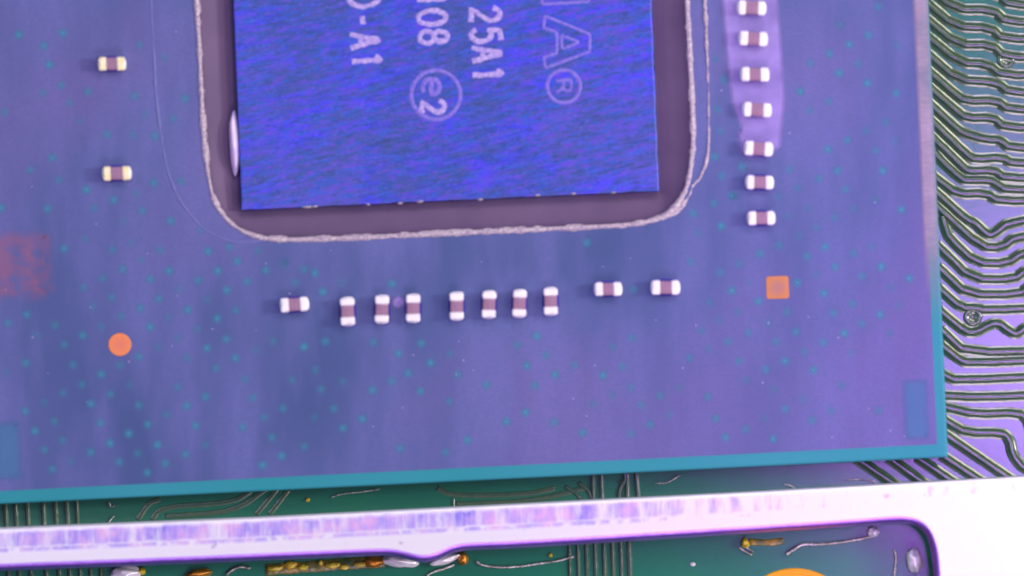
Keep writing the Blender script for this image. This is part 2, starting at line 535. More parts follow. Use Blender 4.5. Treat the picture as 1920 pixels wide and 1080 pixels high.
right = [
    [(1752, 284), (1759, 295), (1777, 313), (1802, 335), (1812, 338), (1855, 337.5), (1867, 344), (1887, 357), (1990, 352)],
    [(1742, 252), (1782, 290), (1810, 318), (1822, 321), (1863, 319), (1885, 335), (1990, 331)],
    [(1742, 222), (1812, 290), (1828, 299), (1878, 295), (1898, 307), (1990, 304)],
    [(1748, 328), (1760, 338), (1795, 364), (1848, 362), (1873, 378), (1990, 374)],
    [(1750, 356), (1762, 367), (1813, 413), (1827, 417), (1847, 437), (1861, 441), (1893, 415), (1990, 410)],
    [(1750, 381), (1763, 393), (1840, 463), (1878, 464), (1906, 443), (1990, 440)],
    [(1766, 405), (1772, 425), (1780, 447), (1830, 493), (1888, 494), (1920, 472), (1990, 468)],
    [(1755, 458), (1767, 469), (1822, 523), (1900, 524), (1926, 505), (1990, 500)],
    [(1758, 500), (1770, 511), (1813, 552), (1910, 552), (1932, 536), (1990, 532)],
    [(1758, 538), (1771, 550), (1802, 577), (1830, 577), (1847, 582), (1990, 575)],
    [(1760, 580), (1773, 592), (1810, 622), (1830, 623), (1857, 608), (1872, 605), (1893, 622), (1907, 627), (1924, 612), (1990, 608)],
    [(1763, 617), (1777, 630), (1810, 661), (1990, 657)],
    [(1763, 645), (1777, 657), (1797, 673), (1815, 681), (1990, 673)],
    [(1765, 700), (1778, 707), (1793, 713), (1990, 704)],
    [(1765, 742), (1778, 742), (1840, 745), (1990, 738)],
    [(1766, 762), (1780, 765), (1830, 777), (1910, 773), (1930, 790), (1935, 840), (1990, 850)],
    [(1768, 785), (1782, 795), (1812, 811), (1878, 811), (1893, 823), (1898, 853), (1920, 880), (1960, 890)],
    [(1770, 813), (1783, 822), (1887, 893), (1900, 902)],
    [(1765, 853), (1778, 862), (1833, 898), (1850, 909)],
    [(1605, 859), (1618, 868), (1677, 908), (1690, 917)],
    [(1665, 858), (1678, 867), (1728, 903), (1745, 915)],
    [(1718, 857), (1733, 867), (1782, 900), (1800, 912)],
    # the same fan goes on upwards
    [(1738, 190), (1790, 238), (1806, 250), (1850, 262), (1874, 262), (1893, 278), (1990, 276)],
    [(1738, 160), (1790, 205), (1812, 222), (1862, 220), (1884, 240), (1990, 238)],
    [(1737, 130), (1785, 172), (1810, 190), (1868, 188), (1890, 206), (1990, 204)],
    [(1736, 98), (1795, 150), (1868, 154), (1892, 174), (1990, 172)],
    [(1736, 66), (1800, 118), (1850, 120), (1880, 142), (1990, 140)],
    [(1735, 34), (1795, 84), (1860, 84), (1884, 108), (1990, 106)],
    [(1734, 2), (1790, 50), (1858, 52), (1880, 74), (1990, 72)],
    [(1733, -30), (1790, 18), (1862, 18), (1886, 42), (1990, 40)],
    [(1733, -60), (1800, -12), (1870, -12), (1892, 10), (1990, 8)],
]
for i, pts in enumerate(right):
    trace(pts, w=5.2, h=0.085, soft=1, skirt=6.5, jitter=0.008)

# upright traces passing under the frame
for x0, x1, w in ((9, 17, 3.6), (28, 37, 3.8), (50, 59, 4.0), (80, 88, 3.8), (103, 112, 3.8), (124, 132, 3.8), (143, 151, 3.2), (163, 171, 3.2), (183, 191, 3.2)):
    ytop = 932 if x0 < 150 else 1030
    trace([(x0, ytop), ((x0 + x1) / 2, 1010), (x1, 1100)], w=w, h=0.06, soft=1, jitter=0.007)
for x0, x1, w in ((1062, 1070, 3), (1078, 1086, 3), (1094, 1102, 3.4), (1111, 1118, 3.4), (1127, 1135, 3.6), (1143, 1151, 3.6), (1175, 1182, 4.2)):
    ytop = 885 if x0 > 1105 and x0 != 1143 else 1000
    trace([(x0, ytop), ((x0 + x1) / 2, 990), (x1, 1110)], w=w, h=0.06, soft=1, jitter=0.008)
trace([(1170, 880), (1173, 902), (1161, 918), (1161, 950), (1167, 1110)], w=3.6, h=0.06, jitter=0.007)
trace([(1192, 885), (1194, 905), (1197, 935)], w=3.8, h=0.06, jitter=0.006)
for pts in ([(258, 975), (278, 942), (300, 936)], [(285, 975), (300, 950), (436, 943), (470, 920)], [(310, 968), (440, 960), (500, 915)],
            [(480, 965), (520, 915)], [(505, 965), (540, 918)], [(820, 915), (850, 930), (990, 927), (1040, 915)], [(855, 945), (1000, 940), (1095, 915)]):
    trace(pts, w=4.5, h=0.012, jitter=0.002)
trace([(1085, 905), (1105, 920), (1112, 945)], w=3, h=0.04)
trace([(1060, 912), (1085, 928), (1096, 950)], w=3, h=0.03)

# plated holes
def plated_hole(x, y, r):
    bm = bmesh.new()
    rows = []
    for rad, z in ((r * 1.45, 0.0), (r * 1.3, 0.03), (r * 1.0, 0.045), (r * 0.75, 0.02), (r * 0.6, 0.004)):
        rows.append([bm.verts.new((rad * math.cos(k * math.pi / 10), rad * math.sin(k * math.pi / 10), z)) for k in range(20)])
    for a, b in zip(rows[:-1], rows[1:]):
        for k in range(20):
            bm.faces.new((a[k], a[(k + 1) % 20], b[(k + 1) % 20], b[k]))
    bm.faces.new(rows[-1])
    o = link('plated_hole', from_bm(bm, 'plated_hole'), M['trace'], board)
    o.location = P(x, y, 0.001)
plated_hole(1824, 594, 0.15)
plated_hole(1163, 903, 0.03)
plated_hole(1886, 112, 0.14)

# round gold pad under the window of the frame
bm = bmesh.new()
bmesh.ops.create_cone(bm, cap_ends=True, segments=72, radius1=116 / K, radius2=114 / K, depth=0.02)
pad = link('round_pad', from_bm(bm, 'round_pad'), M['gold_pad'], board, smooth=False)
pad.location = P(1490, 1181, 0.012)
# bare copper strip where the frame is soldered
for (pts, w) in (([(498, 1068), (560, 1064), (640, 1058), (722, 1053)], 11), ([(1405, 1016), (1440, 1018), (1470, 1014)], 6)):
    pl = resample([P(x, y, 0.001) for x, y in pts], 0.08)
    link('copper_strip', from_bm(ribbon(pl, [(-w / K, 0), (-w * 0.85 / K, 0.02), (w * 0.85 / K, 0.02), (w / K, 0)], 0.02), 'copper_strip'), M['old_flux'], board)

# ------------------------------------------------------------------ chip package
pkg = empty('chip_package', P(900, 500, 0))
tag(pkg, 'large blue violet chip package with a shiny blue die in its moat', 'chip package')
INV = Matrix.Translation(-pkg.location)

def part(name, me, mat, parent=pkg, smooth=True):
    """mesh given in world millimetres becomes a child of the package"""
    o = link(name, me, mat, parent, smooth)
    o.matrix_parent_inverse = INV if parent is pkg else Matrix.Identity(4)
    return o

# outline of the moat round the die (pixels, clockwise from the top left)
RIM = [(352, -330), (361, -160), (369, 0), (375, 110), (379, 200), (382, 250), (387, 300), (396, 362), (410, 393), (433, 420), (467, 440),
       (500, 448), (567, 449), (640, 447), (772, 440), (930, 433), (1100, 426), (1190, 421), (1228, 412), (1255, 400), (1277, 375), (1290, 345),
       (1297, 300), (1300, 260), (1298, 200), (1293, 100), (1288, 0), (1280, -160), (1272, -330), (1200, -372), (800, -352), (420, -338)]
DIE = [(437 - 12, -300), (453, 394), (1236, 358), (1222 - 13, -334)]

rim_px = resample(chaikin([Vector((x, y, 0)) for x, y in RIM], 2, True), 9.0, True)

def closest_on_die(p):
    best = None
    for i in range(4):
        a = Vector((*DIE[i], 0)); b = Vector((*DIE[(i + 1) % 4], 0))
        t = max(0, min(1, (p - a).dot(b - a) / (b - a).length_squared))
        q = a.lerp(b, t)
        if best is None or (p - q).length < (p - best).length:
            best = q
    return best
die_px = [closest_on_die(p) for p in rim_px]

def loop_at(t, z, out=0.0):
    res = []
    for p, q in zip(rim_px, die_px):
        d = (p - q).normalized()
        c = p.lerp(q, t) + d * out
        res.append(P(c.x, c.y, z))
    return res

def loft(loops):
    bm = bmesh.new()
    rows = [[bm.verts.new(p) for p in lp] for lp in loops]
    n = len(rows[0])
    for a, b in zip(rows[:-1], rows[1:]):
        for k in range(n):
            bm.faces.new((a[k], a[(k + 1) % n], b[(k + 1) % n], b[k]))
    bmesh.ops.recalc_face_normals(bm, faces=list(bm.faces))
    return bm

def slab_with_hole(outer, inner, z0, z1, bev):
    """a plate with a hole; the outer top edge is bevelled"""
    bm = bmesh.new()
    def ring(pts):
        vs = [bm.verts.new(p) for p in pts]
        return vs
    cx = sum(p[0] for p in outer) / len(outer); cy = sum(p[1] for p in outer) / len(outer)
    def inset(d):
        return [(x + (d if x < cx else -d * 1.5), y + (d if y < cy else -d)) for x, y in outer]
    top = ring([P(x, y, z1) for x, y in inset(bev)])
    mid = ring([P(x, y, z1 - bev * 0.6 / K) for x, y in inset(bev * 0.25)])
    edge = ring([P(x, y, z1 - bev * 1.5 / K) for x, y in outer])
    bot = ring([P(x, y, z1 - bev * 1.5 / K) * 1.0 + Vector((0, 0, z0 - (z1 - bev * 1.5 / K))) for x, y in outer])
    n = len(outer)
    for a, b in ((top, mid), (mid, edge), (edge, bot)):
        for k in range(n):
            bm.faces.new((a[k], a[(k + 1) % n], b[(k + 1) % n], b[k]))
    hole = ring(inner)
    holeb = ring([Vector((p.x, p.y, z0)) for p in inner])
    m = len(inner)
    for k in range(m):
        bm.faces.new((hole[k], hole[(k + 1) % m], holeb[(k + 1) % m], holeb[k]))
    edges = [bm.edges.get((top[k], top[(k + 1) % n])) for k in range(n)] + [bm.edges.get((hole[k], hole[(k + 1) % m])) for k in range(m)]
    bmesh.ops.triangle_fill(bm, use_beauty=True, edges=edges)
    bmesh.ops.recalc_face_normals(bm, faces=list(bm.faces))
    return bm

OUT = [(-290, 959), (1777.5, 857), (1722, -420), (-353, -317)]
part('substrate', from_bm(slab_with_hole(OUT, loop_at(0, Z_PKG, 1.0), 0.0, Z_PKG, 3.0), 'substrate'), M['resin'], smooth=False)

# copper plane under varnish, a sheet on the substrate
PLANE = [(-262, 929), (1752, 828), (1698, -395), (-320, -290)]
bm = bmesh.new()
fl = bm.verts.layers.float.new('fade')
zp = Z_PKG + 0.006
pcx = sum(x for x, y in PLANE) / 4; pcy = sum(y for x, y in PLANE) / 4
def plane_ring(d, f):
    vs = []
    for x, y in PLANE:
        v = bm.verts.new(P(x + math.copysign(d, x - pcx), y + math.copysign(d, y - pcy), zp)); v[fl] = f
        vs.append(v)
    return vs
o_v = plane_ring(-5.0, 1.0); b_v = plane_ring(5.0, 0.0)
i_v = [bm.verts.new(p) for p in loop_at(0, zp, 2.0)]
for v in i_v: v[fl] = 1.0
for k in range(4):
    bm.faces.new((b_v[k], b_v[(k + 1) % 4], o_v[(k + 1) % 4], o_v[k]))
ee = [bm.edges.get((o_v[k], o_v[(k + 1) % 4])) for k in range(4)] + [bm.edges.new((i_v[k], i_v[(k + 1) % len(i_v)])) for k in range(len(i_v))]
bmesh.ops.triangle_fill(bm, use_beauty=True, edges=ee)
bm.normal_update()
for f in bm.faces:
    if f.normal.z < 0:
        f.normal_flip()
part('varnished_plane', from_bm(bm, 'varnished_plane'), M['plane'], smooth=False)

# teal windows in the plane
def sheet(name, poly, z, mat, parent=pkg):
    bm = bmesh.new()
    f = bm.faces.new([bm.verts.new(P(x, y, z)) for x, y in poly])
    bm.normal_update()
    if f.normal.z < 0:
        f.normal_flip()
    return part(name, from_bm(bm, name), mat, parent, smooth=False)
def soft_sheet(name, poly, z, mat, ins=10.0):
    """thin layer whose edge runs out: attribute 'fade' is 0 on its outline, 1 inside"""
    pts = resample([Vector((x, y, 0)) for x, y in poly], 6.0, True)
    n = len(pts)
    c = sum(pts, Vector()) / n
    bm = bmesh.new()
    lay = bm.verts.layers.float.new('fade')
    def ring(f, d):
        out = []
        for k, p in enumerate(pts):
            t = (pts[(k + 1) % n] - pts[k - 1]).normalized()
            nr = Vector((-t.y, t.x, 0))
            if nr.dot(c - p) < 0: nr = -nr
            j = 1.0 + 0.35 * noise.noise(p * 0.05)
            v = bm.verts.new(P(*(p + nr * d * j).to_2d(), z)); v[lay] = f
            out.append(v)
        return out
    o_, m_, i_ = ring(0.0, -ins * 0.5), ring(0.5, 0.0), ring(1.0, ins * 0.5)
    for a, b in ((o_, m_), (m_, i_)):
        for k in range(n):
            bm.faces.new((a[k], a[(k + 1) % n], b[(k + 1) % n], b[k]))
    es = [bm.edges.get((i_[k], i_[(k + 1) % n])) for k in range(n)]
    bmesh.ops.triangle_fill(bm, use_beauty=True, edges=es)
    for f in bm.faces:
        f.normal_update()
        if f.normal.z < 0: f.normal_flip()
    return part(name, from_bm(bm, name), mat, pkg, smooth=False)

t = NT('thin_varnish')
at = t.n('ShaderNodeAttribute'); at.attribute_name = 'fade'
t.set(col=t.ramp(t.noise(t.mapping(), 1.5, 3), [(0.3, (0.07, 0.21, 0.42)), (0.7, (0.075, 0.24, 0.44))]), rough=0.45, spec=0.3, alpha=t.math('MULTIPLY', at.outputs['Fac'], 0.55))
soft_sheet('plane_window', [(-60, 797), (34, 792), (38, 896), (-60, 901)], zp + 0.004, t.m, 13)
soft_sheet('plane_window', [(1695, 716), (1736, 714), (1741, 820), (1699, 823)], zp + 0.004, t.m, 13)
soft_sheet('flux_film', [(1354, -60), (1356, 10), (1362, 80), (1368, 140), (1373, 190), (1384, 222), (1391, 238), (1386, 262), (1390, 284), (1404, 296), (1430, 292), (1462, 276), (1470, 180), (1462, 60), (1455, -60)], zp + 0.005, M['film'], 10)
t = NT('beige_edge')  # beige lilac strip along the right margin, fading out downwards
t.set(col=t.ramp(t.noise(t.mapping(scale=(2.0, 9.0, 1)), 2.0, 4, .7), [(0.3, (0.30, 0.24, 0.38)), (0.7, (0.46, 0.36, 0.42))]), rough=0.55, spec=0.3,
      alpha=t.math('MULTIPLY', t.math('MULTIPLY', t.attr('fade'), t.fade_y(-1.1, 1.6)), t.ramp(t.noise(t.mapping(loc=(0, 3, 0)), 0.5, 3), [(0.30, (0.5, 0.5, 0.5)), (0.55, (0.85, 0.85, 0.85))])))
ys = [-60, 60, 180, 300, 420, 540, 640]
soft_sheet('beige_edge', [(1752 - (828 - y) * 0.04415 - 2, y) for y in ys] + [(1777.5 - (857 - y) * 0.04346 - 1.5, y) for y in ys[::-1]], zp + 0.0035, t.m, 8)
soft_sheet('rubbed_print', [(-40, 442), (90, 436), (94, 554), (-40, 560)], zp + 0.0045, M['print'], 22)
soft_sheet('flux_film', [(737, 562), (746, 555), (756, 560), (759, 570), (748, 578), (737, 573)], zp + 0.0045, M['film'], 7)

# moat: floor, wall and crumbly lip
part('moat', from_bm(loft([loop_at(0.0, Z_PKG + 0.03, -4), loop_at(0.10, Z_PKG - 0.01), loop_at(0.22, Z_PKG - 0.06), loop_at(0.42, Z_PKG - 0.13),
                           loop_at(0.7, Z_PKG - 0.20), loop_at(1.0, Z_PKG - 0.27, 0.6)]), 'moat'), M['underfill'])
lip_pts = [P(p.x, p.y, Z_PKG + 0.004) for p in rim_px]
lip_pts = resample(lip_pts, 0.03, True); lip_pts.append(lip_pts[0].copy())
wl = 5.4 / K
part('resin_lip', from_bm(ribbon(lip_pts, [(-wl, 0), (-wl * .7, 0.03), (-wl * .2, 0.05), (wl * .4, 0.042), (wl, 0.0)], 0.013, 3.3, vary=0.42), 'resin_lip'), M['lip'])

def resin_edge(pts, w, h, jit, mat):
    pl = resample(chaikin([P(x, y, zp) for x, y in pts], 2), 0.04)
    part('resin_edge', from_bm(ribbon(pl, [(-w / K, 0), (-w * .4 / K, h), (w * .4 / K, h), (w / K, 0)], jit, 1.0, vary=0.9), 'resin_edge'), mat)
resin_edge([(1318, -60), (1321, 0), (1324, 50), (1327, 130), (1329, 200), (1329, 270), (1325, 305), (1312, 335), (1300, 347)], 2.2, 0.03, 0.02, M['lip'])
t = NT('thin_resin')
t.set(col=(0.13, 0.14, 0.35), rough=0.45, spec=0.25)
resin_edge([(280, -60), (283, 0), (288, 100), (292, 190), (307, 290), (319, 340), (345, 392), (388, 437), (440, 456), (478, 452), (496, 448)], 2.4, 0.012, 0.006, t.m)
resin_edge([(1300, 347), (1289, 374), (1274, 393), (1258, 403), (1240, 410)], 4.0, 0.025, 0.02, M['lip'])

# the die: ground silicon block, a hair chipped along its lower edge
bm = bmesh.new()
def die_ring(z, ins, jit=0.0):
    cs = [Vector((*p, 0)) for p in DIE]
    c = sum(cs, Vector()) / 4
    loop = []
    for i in range(4):
        a, b = cs[i], cs[(i + 1) % 4]
        for k in range(60):
            p = a.lerp(b, k / 60)
            d = Vector((math.copysign(1, c.x - p.x), math.copysign(1, c.y - p.y), 0))
            nb = (b - a).normalized()
            nrm = Vector((nb.y, -nb.x, 0))
            if nrm.dot(c - p) < 0: nrm = -nrm
            j = jit * max(0, noise.noise(Vector((p.x * 0.06, p.y * 0.06, 2))))
            q = p + nrm * (ins + j)
            loop.append(P(q.x, q.y, z))
    return loop
rings = [die_ring(0.3, 0), die_ring(Z_DIE - 0.03, 0, 2), die_ring(Z_DIE - 0.008, 0.8, 3), die_ring(Z_DIE, 2.2, 3.5)]
rows = [[bm.verts.new(p) for p in rg] for rg in rings]
n = len(rows[0])
for a, b in zip(rows[:-1], rows[1:]):
    for k in range(n):
        bm.faces.new((a[k], a[(k + 1) % n], b[(k + 1) % n], b[k]))
bm.faces.new(rows[-1])
bmesh.ops.recalc_face_normals(bm, faces=list(bm.faces))
die = part('die', from_bm(bm, 'die'), M['silicon'], smooth=False)
die['label'] = 'streaky blue silicon die with pale laser marking'

def chips(spots):
    for i, (x, y, L) in enumerate(spots):
        bmx = blob(L / K, 2.0 / K, 0.04, 0.5, 2.5, i * 3.7, 2)
        o = link('edge_chip', from_bm(bmx, 'edge_chip'), M['lip'], die)
        o.location = P(x, y, Z_DIE - 0.02); o.rotation_euler = (0, 0, math.radians(2.6))
chips([(575, 388, 9), (590, 387, 6), (750, 381, 5), (787, 378, 7), (1008, 366, 6), (1075, 363, 6), (1150, 361, 5), (690, 383, 4), (900, 374, 5)])

# light resin run up the left edge of the die
o = part('resin_run', from_bm(blob(10 / K, 62 / K, 0.30, 0.12, 1.2, 4.0, 4), 'resin_run'), M['film'])
t = NT('pale_resin')
t.set(col=t.ramp(t.noise(t.mapping(), 3, 3), [(0.3, (0.50, 0.40, 0.72)), (0.7, (0.70, 0.58, 0.74))]), rough=0.25, spec=0.7)
o.data.materials[0] = t.m
o.location = P(440, 270, Z_PKG - 0.20); o.rotation_euler = (0, 0, math.radians(2.4))

# laser marking, reading downwards
def arc(cx, cy, rx, ry, a0, a1, n=14):
    return [(cx + rx * math.cos(math.radians(a0 + (a1 - a0) * k / n)), cy + ry * math.sin(math.radians(a0 + (a1 - a0) * k / n))) for k in range(n + 1)]
GLYPH = {   # strokes in a unit box, y up
    '0': [arc(.5, .5, .5, .5, 90, 450, 24)],
    '-': [[(0, .5), (1, .5)]],
    'A': [[(0, 0), (.5, 1), (1, 0)], [(.18, .34), (.82, .34)]],
    '1': [[(.15, .80), (.62, 1), (.62, 0)]],
    '8': [arc(.5, .75, .40, .25, -90, 270, 20), arc(.5, .26, .5, .26, 90, 450, 20)],
    '2': [arc(.5, .72, .46, .28, 170, -35, 14) + [(.04, 0), (1, 0)]],
    '5': [[(.92, 1), (.16, 1), (.08, .56)] + arc(.46, .34, .5, .34, 125, -150, 16)],
    'e': [[(.04, .5), (.96, .5)] + arc(.5, .5, .48, .5, 0, 310, 20)],
    'R': [[(0, 0), (0, 1), (.55, 1)] + arc(.6, .74, .36, .26, 90, -90, 10) + [(0, .48)], [(.5, .48), (1, 0)]],
}
def letter(ch, cx, cy, wpx, hpx, mat, z=Z_DIE + 0.001, w=4.8):
    """glyph turned a quarter clockwise: its height runs along +x, its width downwards"""
    bmx = bmesh.new()
    for st in GLYPH[ch]:
        pl = resample([Vector(((x - .5) * wpx / K, (y - .5) * hpx / K, 0)) for x, y in st], 0.03)
        wv = w / K
        b2 = ribbon(pl, [(-wv, 0), (-wv * .6, 0.007), (wv * .6, 0.007), (wv, 0)], 0.026, cx * 0.1)
        tm = bpy.data.meshes.new('tmp'); b2.to_mesh(tm); b2.free()
        bmx.from_mesh(tm); bpy.data.meshes.remove(tm)
    o = link('marking', from_bm(bmx, 'marking'), mat, die, smooth=False)
    o.location = P(cx, cy, z)
    o.rotation_euler = (0, 0, math.radians(-90 + 2.6))
    return o

def stroke(pts, w, mat, closed=False, z=Z_DIE + 0.001):
    pl = [P(x, y, z) for x, y in pts]
    if closed: pl.append(pl[0].copy())
    pl = resample(pl, 0.05)
    o = link('marking', from_bm(ribbon(pl, [(-w / K, 0), (-w * .6 / K, 0.007), (w * .6 / K, 0.007), (w / K, 0)], 0.008, 5), 'marking'), mat, die)
    return o
def ring_pts(cx, cy, r, n=40):
    return [(cx + r * math.cos(2 * math.pi * k / n), cy + r * math.sin(2 * math.pi * k / n)) for k in range(n)]

mk, mf = M['mark'], M['mark_faint']
letter('0', 682, -3, 30, 55, mk); letter('-', 680, 38, 15, 6, mk); letter('A', 684, 76, 26, 54, mk); letter('1', 687, 112, 15, 54, mk)
letter('1', 808, -4, 24, 52, mk); letter('0', 810, 33, 26, 52, mk); letter('8', 813, 69, 24, 52, mk)
letter('2', 910, 27, 26, 54, mk); letter('5', 911, 66, 24, 54, mk); letter('A', 913, 101, 25, 56, mk); letter('1', 914, 138, 14, 56, mk)
stroke(ring_pts(817, 178, 46), 3.6, mf, True)
letter('e', 808, 163, 30, 32, mf); letter('2', 812, 200, 22, 42, mk)
stroke(ring_pts(1057, 162, 31), 3.2, mf, True)
letter('R', 1057, 162, 22, 28, mf, w=2.8)
stroke([(1022, 128), (1105, 97), (1106, 64), (1022, 30), (1019, 52), (1044, 61), (1044, 99), (1019, 108)], 2.8, mf, True)
stroke([(1052, 66), (1086, 79), (1054, 92)], 2.8, mf, True)
stroke([(1016, 8), (1104, 3), (1103, -20), (1015, -16)], 2.8, mf, True)

# vias under the varnish
VIA = [(35, 65), (82, 86), (118, 62), (92, 121), (115, 160), (80, 174), (131, 192), (165, 172), (150, 228), (8, 210), (201, 252), (262, 84), (252, 180), (347, 185), (272, 215), (325, 222), (308, 108),
 (98, 296), (57, 319), (110, 338), (162, 356), (213, 375), (256, 363), (288, 343), (340, 340), (250, 253), (290, 255), (2, 390), (89, 391), (177, 391), (231, 414), (267, 395), (320, 414), (376, 432), (430, 463), (120, 466), (160, 448), (247, 455), (211, 468), (265, 487), (300, 469), (390, 471), (445, 490), (483, 470), (535, 490), (230, 505), (317, 508), (281, 524), (192, 522), (408, 508), (498, 507), (570, 505), (371, 526), (463, 528), (335, 543), (425, 544), (553, 530), (605, 547), (157, 539), (209, 558), (298, 560), (388, 562), (174, 575), (263, 578), (352, 581), (442, 582), (316, 595), (407, 597), (227, 593), (50, 590),
 (15, 606), (103, 610), (68, 628), (155, 629), (120, 646), (190, 612), (281, 613), (297, 651), (333, 634), (370, 617), (261, 669), (351, 672), (388, 653), (424, 636), (479, 656), (225, 685), (190, 702), (137, 684), (48, 681), (12, 698), (154, 721), (243, 722), (333, 725), (441, 672), (405, 690), (459, 711), (207, 739), (170, 757), (118, 737), (83, 754), (47, 771), (260, 760), (350, 761), (385, 744), (474, 746), (312, 778), (367, 798), (188, 793), (241, 813), (277, 796), (102, 790), (65, 808), (117, 826), (83, 843), (206, 831), (295, 834), (385, 835), (455, 801), (170, 848), (258, 850), (348, 852), (98, 880), (223, 866), (310, 869), (276, 886), (133, 865),
 (1308, 438), (1352, 424), (1498, 442), (1460, 460), (1425, 476), (1385, 495), (1350, 511), (1405, 530), (1372, 545), (1330, 567), (1422, 565), (1383, 585), (1348, 601), (1315, 620), (1403, 624), (1365, 641), (1440, 605), (1495, 530), (1530, 515), (1547, 463), (1513, 480), (1475, 585), (1455, 641), (1492, 622), (1545, 550), (1565, 500), (1598, 570), (1617, 518), (1634, 462), (1652, 500), (1670, 538), (1600, 475), (1562, 587), (1583, 625), (1616, 607), (1650, 590), (1685, 572), (1543, 642), (1508, 660), (1472, 677), (1596, 662), (1668, 625), (1705, 522), (1385, 677), (1436, 693), (1525, 694), (1400, 713), (1452, 730), (1505, 748), (1433, 785), (1342, 785), (1472, 767), (1522, 788), (1398, 805), (1360, 820), (1450, 823), (1558, 770), (1578, 722), (1648, 770),
 (1391, 313), (1480, 318), (1535, 335), (1570, 320), (1495, 352), (1585, 355), (1460, 369), (1515, 390), (1478, 405), (1376, 368), (1565, 408), (1600, 392), (1640, 375), (1530, 427), (1655, 320), (1690, 393),
 (1340, 294), (1353, 330), (1372, 367), (1338, 381), (1300, 400), (1100, 455), (1295, 491), (1188, 543), (1185, 634), (988, 686), (1183, 727), (1272, 727), (1003, 723), (533, 495), (590, 512), (641, 530), (735, 532), (512, 640), (700, 642), (747, 663), (570, 650), (548, 712), (642, 715), (602, 730), (765, 700), (858, 702), (912, 722), (495, 783), (510, 820), (530, 766), (528, 855), (492, 872), (835, 848), (1342, 111), (1357, 150), (1345, 205), (1350, 246)]
a_v, b_v = Vector((36.3, -17.3)), Vector((17.3, 36.3))
rng = random.Random(3)
for i in range(-12, 40):
    for j in range(-8, 30):
        q = Vector((700, 642)) + a_v * i + b_v * j
        hidden = (560 < q.x < 1330 and 620 < q.y < 870 - 0.05 * (q.x - 560)) or (1480 < q.x < 1690 and 5 < q.y < 290)
        if hidden and rng.random() < 0.5 and len(VIA) < 298 and all((Vector(p) - q).length > 30 for p in VIA):
            VIA.append((q.x, q.y))
bm = bmesh.new()
bmesh.ops.create_circle(bm, cap_ends=True, segments=16, radius=0.16)
via_me = from_bm(bm, 'via_dot')
via_me.materials.append(M['via'])
for (x, y) in VIA:
    o = bpy.data.objects.new('via_dot', via_me)
    COL.objects.link(o)
    o.parent = pkg
    o.location = P(x, y, zp + 0.003) - pkg.location

# copper marks for the placing machine
bm = bmesh.new()
bmesh.ops.create_cone(bm, cap_ends=True, segments=40, radius1=21.5 / K, radius2=20.5 / K, depth=0.012)
o = link('round_mark', from_bm(bm, 'round_mark'), M['fiducial_copper'], pkg, smooth=False)
o.location = P(224.5, 646, zp + 0.006) - pkg.location
o['label'] = 'orange copper dot bare of varnish'
o = link('square_mark', from_bm(rounded_box(42 / K, 42 / K, 0.014, 0.006, 2), 'square_mark'), M['fiducial_gold'], pkg, smooth=False)
bm = bmesh.new()
sq = []
for cx, cy, a0 in ((1, 1, 0), (-1, 1, 90), (-1, -1, 180), (1, -1, 270)):
    for k in range(6):
        a = math.radians(a0 + k * 18)
        sq.append(((cx * 16 + 5 * math.cos(a)) / K, (cy * 16 + 5 * math.sin(a)) / K))
f = bm.faces.new([bm.verts.new((x, y, 0.012)) for x, y in sq])
r = bmesh.ops.extrude_face_region(bm, geom=[f])
for g in r['geom']:
    if isinstance(g, bmesh.types.BMVert): g.co.z = 0
bmesh.ops.recalc_face_normals(bm, faces=list(bm.faces))
old = o.data
o.data = from_bm(bm, 'square_mark'); o.data.materials.append(M['fiducial_gold'])
bpy.data.meshes.remove(old)
o.location = P(1458, 539, zp + 0.001) - pkg.location
o.rotation_euler = (0, 0, math.radians(2.0))
o['label'] = 'orange copper square bare of varnish'

# ------------------------------------------------------------------ chip capacitors
CL, CW, CH = 47 / K, 26 / K, 0.27
body_me = from_bm(rounded_box(CL * 0.52, CW * 0.88, CH * 0.90, 0.012, 2), 'ceramic_body'); body_me.materials.append(M['ceramic'])
term_mes = []
for q in range(5):
    bmt = rounded_box(CL * (0.27 + 0.02 * (q % 3)), CW * (0.97 + 0.02 * (q % 2)), CH, 0.026, 3)
    bmesh.ops.subdivide_edges(bmt, edges=list(bmt.edges), cuts=1, use_grid_fill=True)
    for v in bmt.verts:
        nv = noise.noise_vector(v.co * 9 + Vector((q * 5.1, 0, 0)))
        v.co += Vector((0.016 * nv.x, 0.016 * nv.y, 0.014 * nv.z if v.co.z > 0.05 else 0))
    me = from_bm(bmt, 'terminal'); me.materials.append(M['terminal'])
    term_mes.append(me)
fil_me = from_bm(blob(CL * 0.09, CW * 0.50, CH * 0.35, 0.15, 1.5, 2.0, 3), 'solder_fillet'); fil_me.materials.append(M['solder'])
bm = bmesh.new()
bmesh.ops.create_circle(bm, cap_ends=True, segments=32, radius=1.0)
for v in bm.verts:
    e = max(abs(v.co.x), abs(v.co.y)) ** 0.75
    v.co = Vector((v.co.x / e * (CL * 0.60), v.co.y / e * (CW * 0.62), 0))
shadow_me = from_bm(bm, 'painted_shadow'); shadow_me.materials.append(M['cap_shadow'])  # flat patch that paints the shade under a capacitor
for me in [body_me, fil_me]:
    for p in me.polygons: p.use_smooth = True

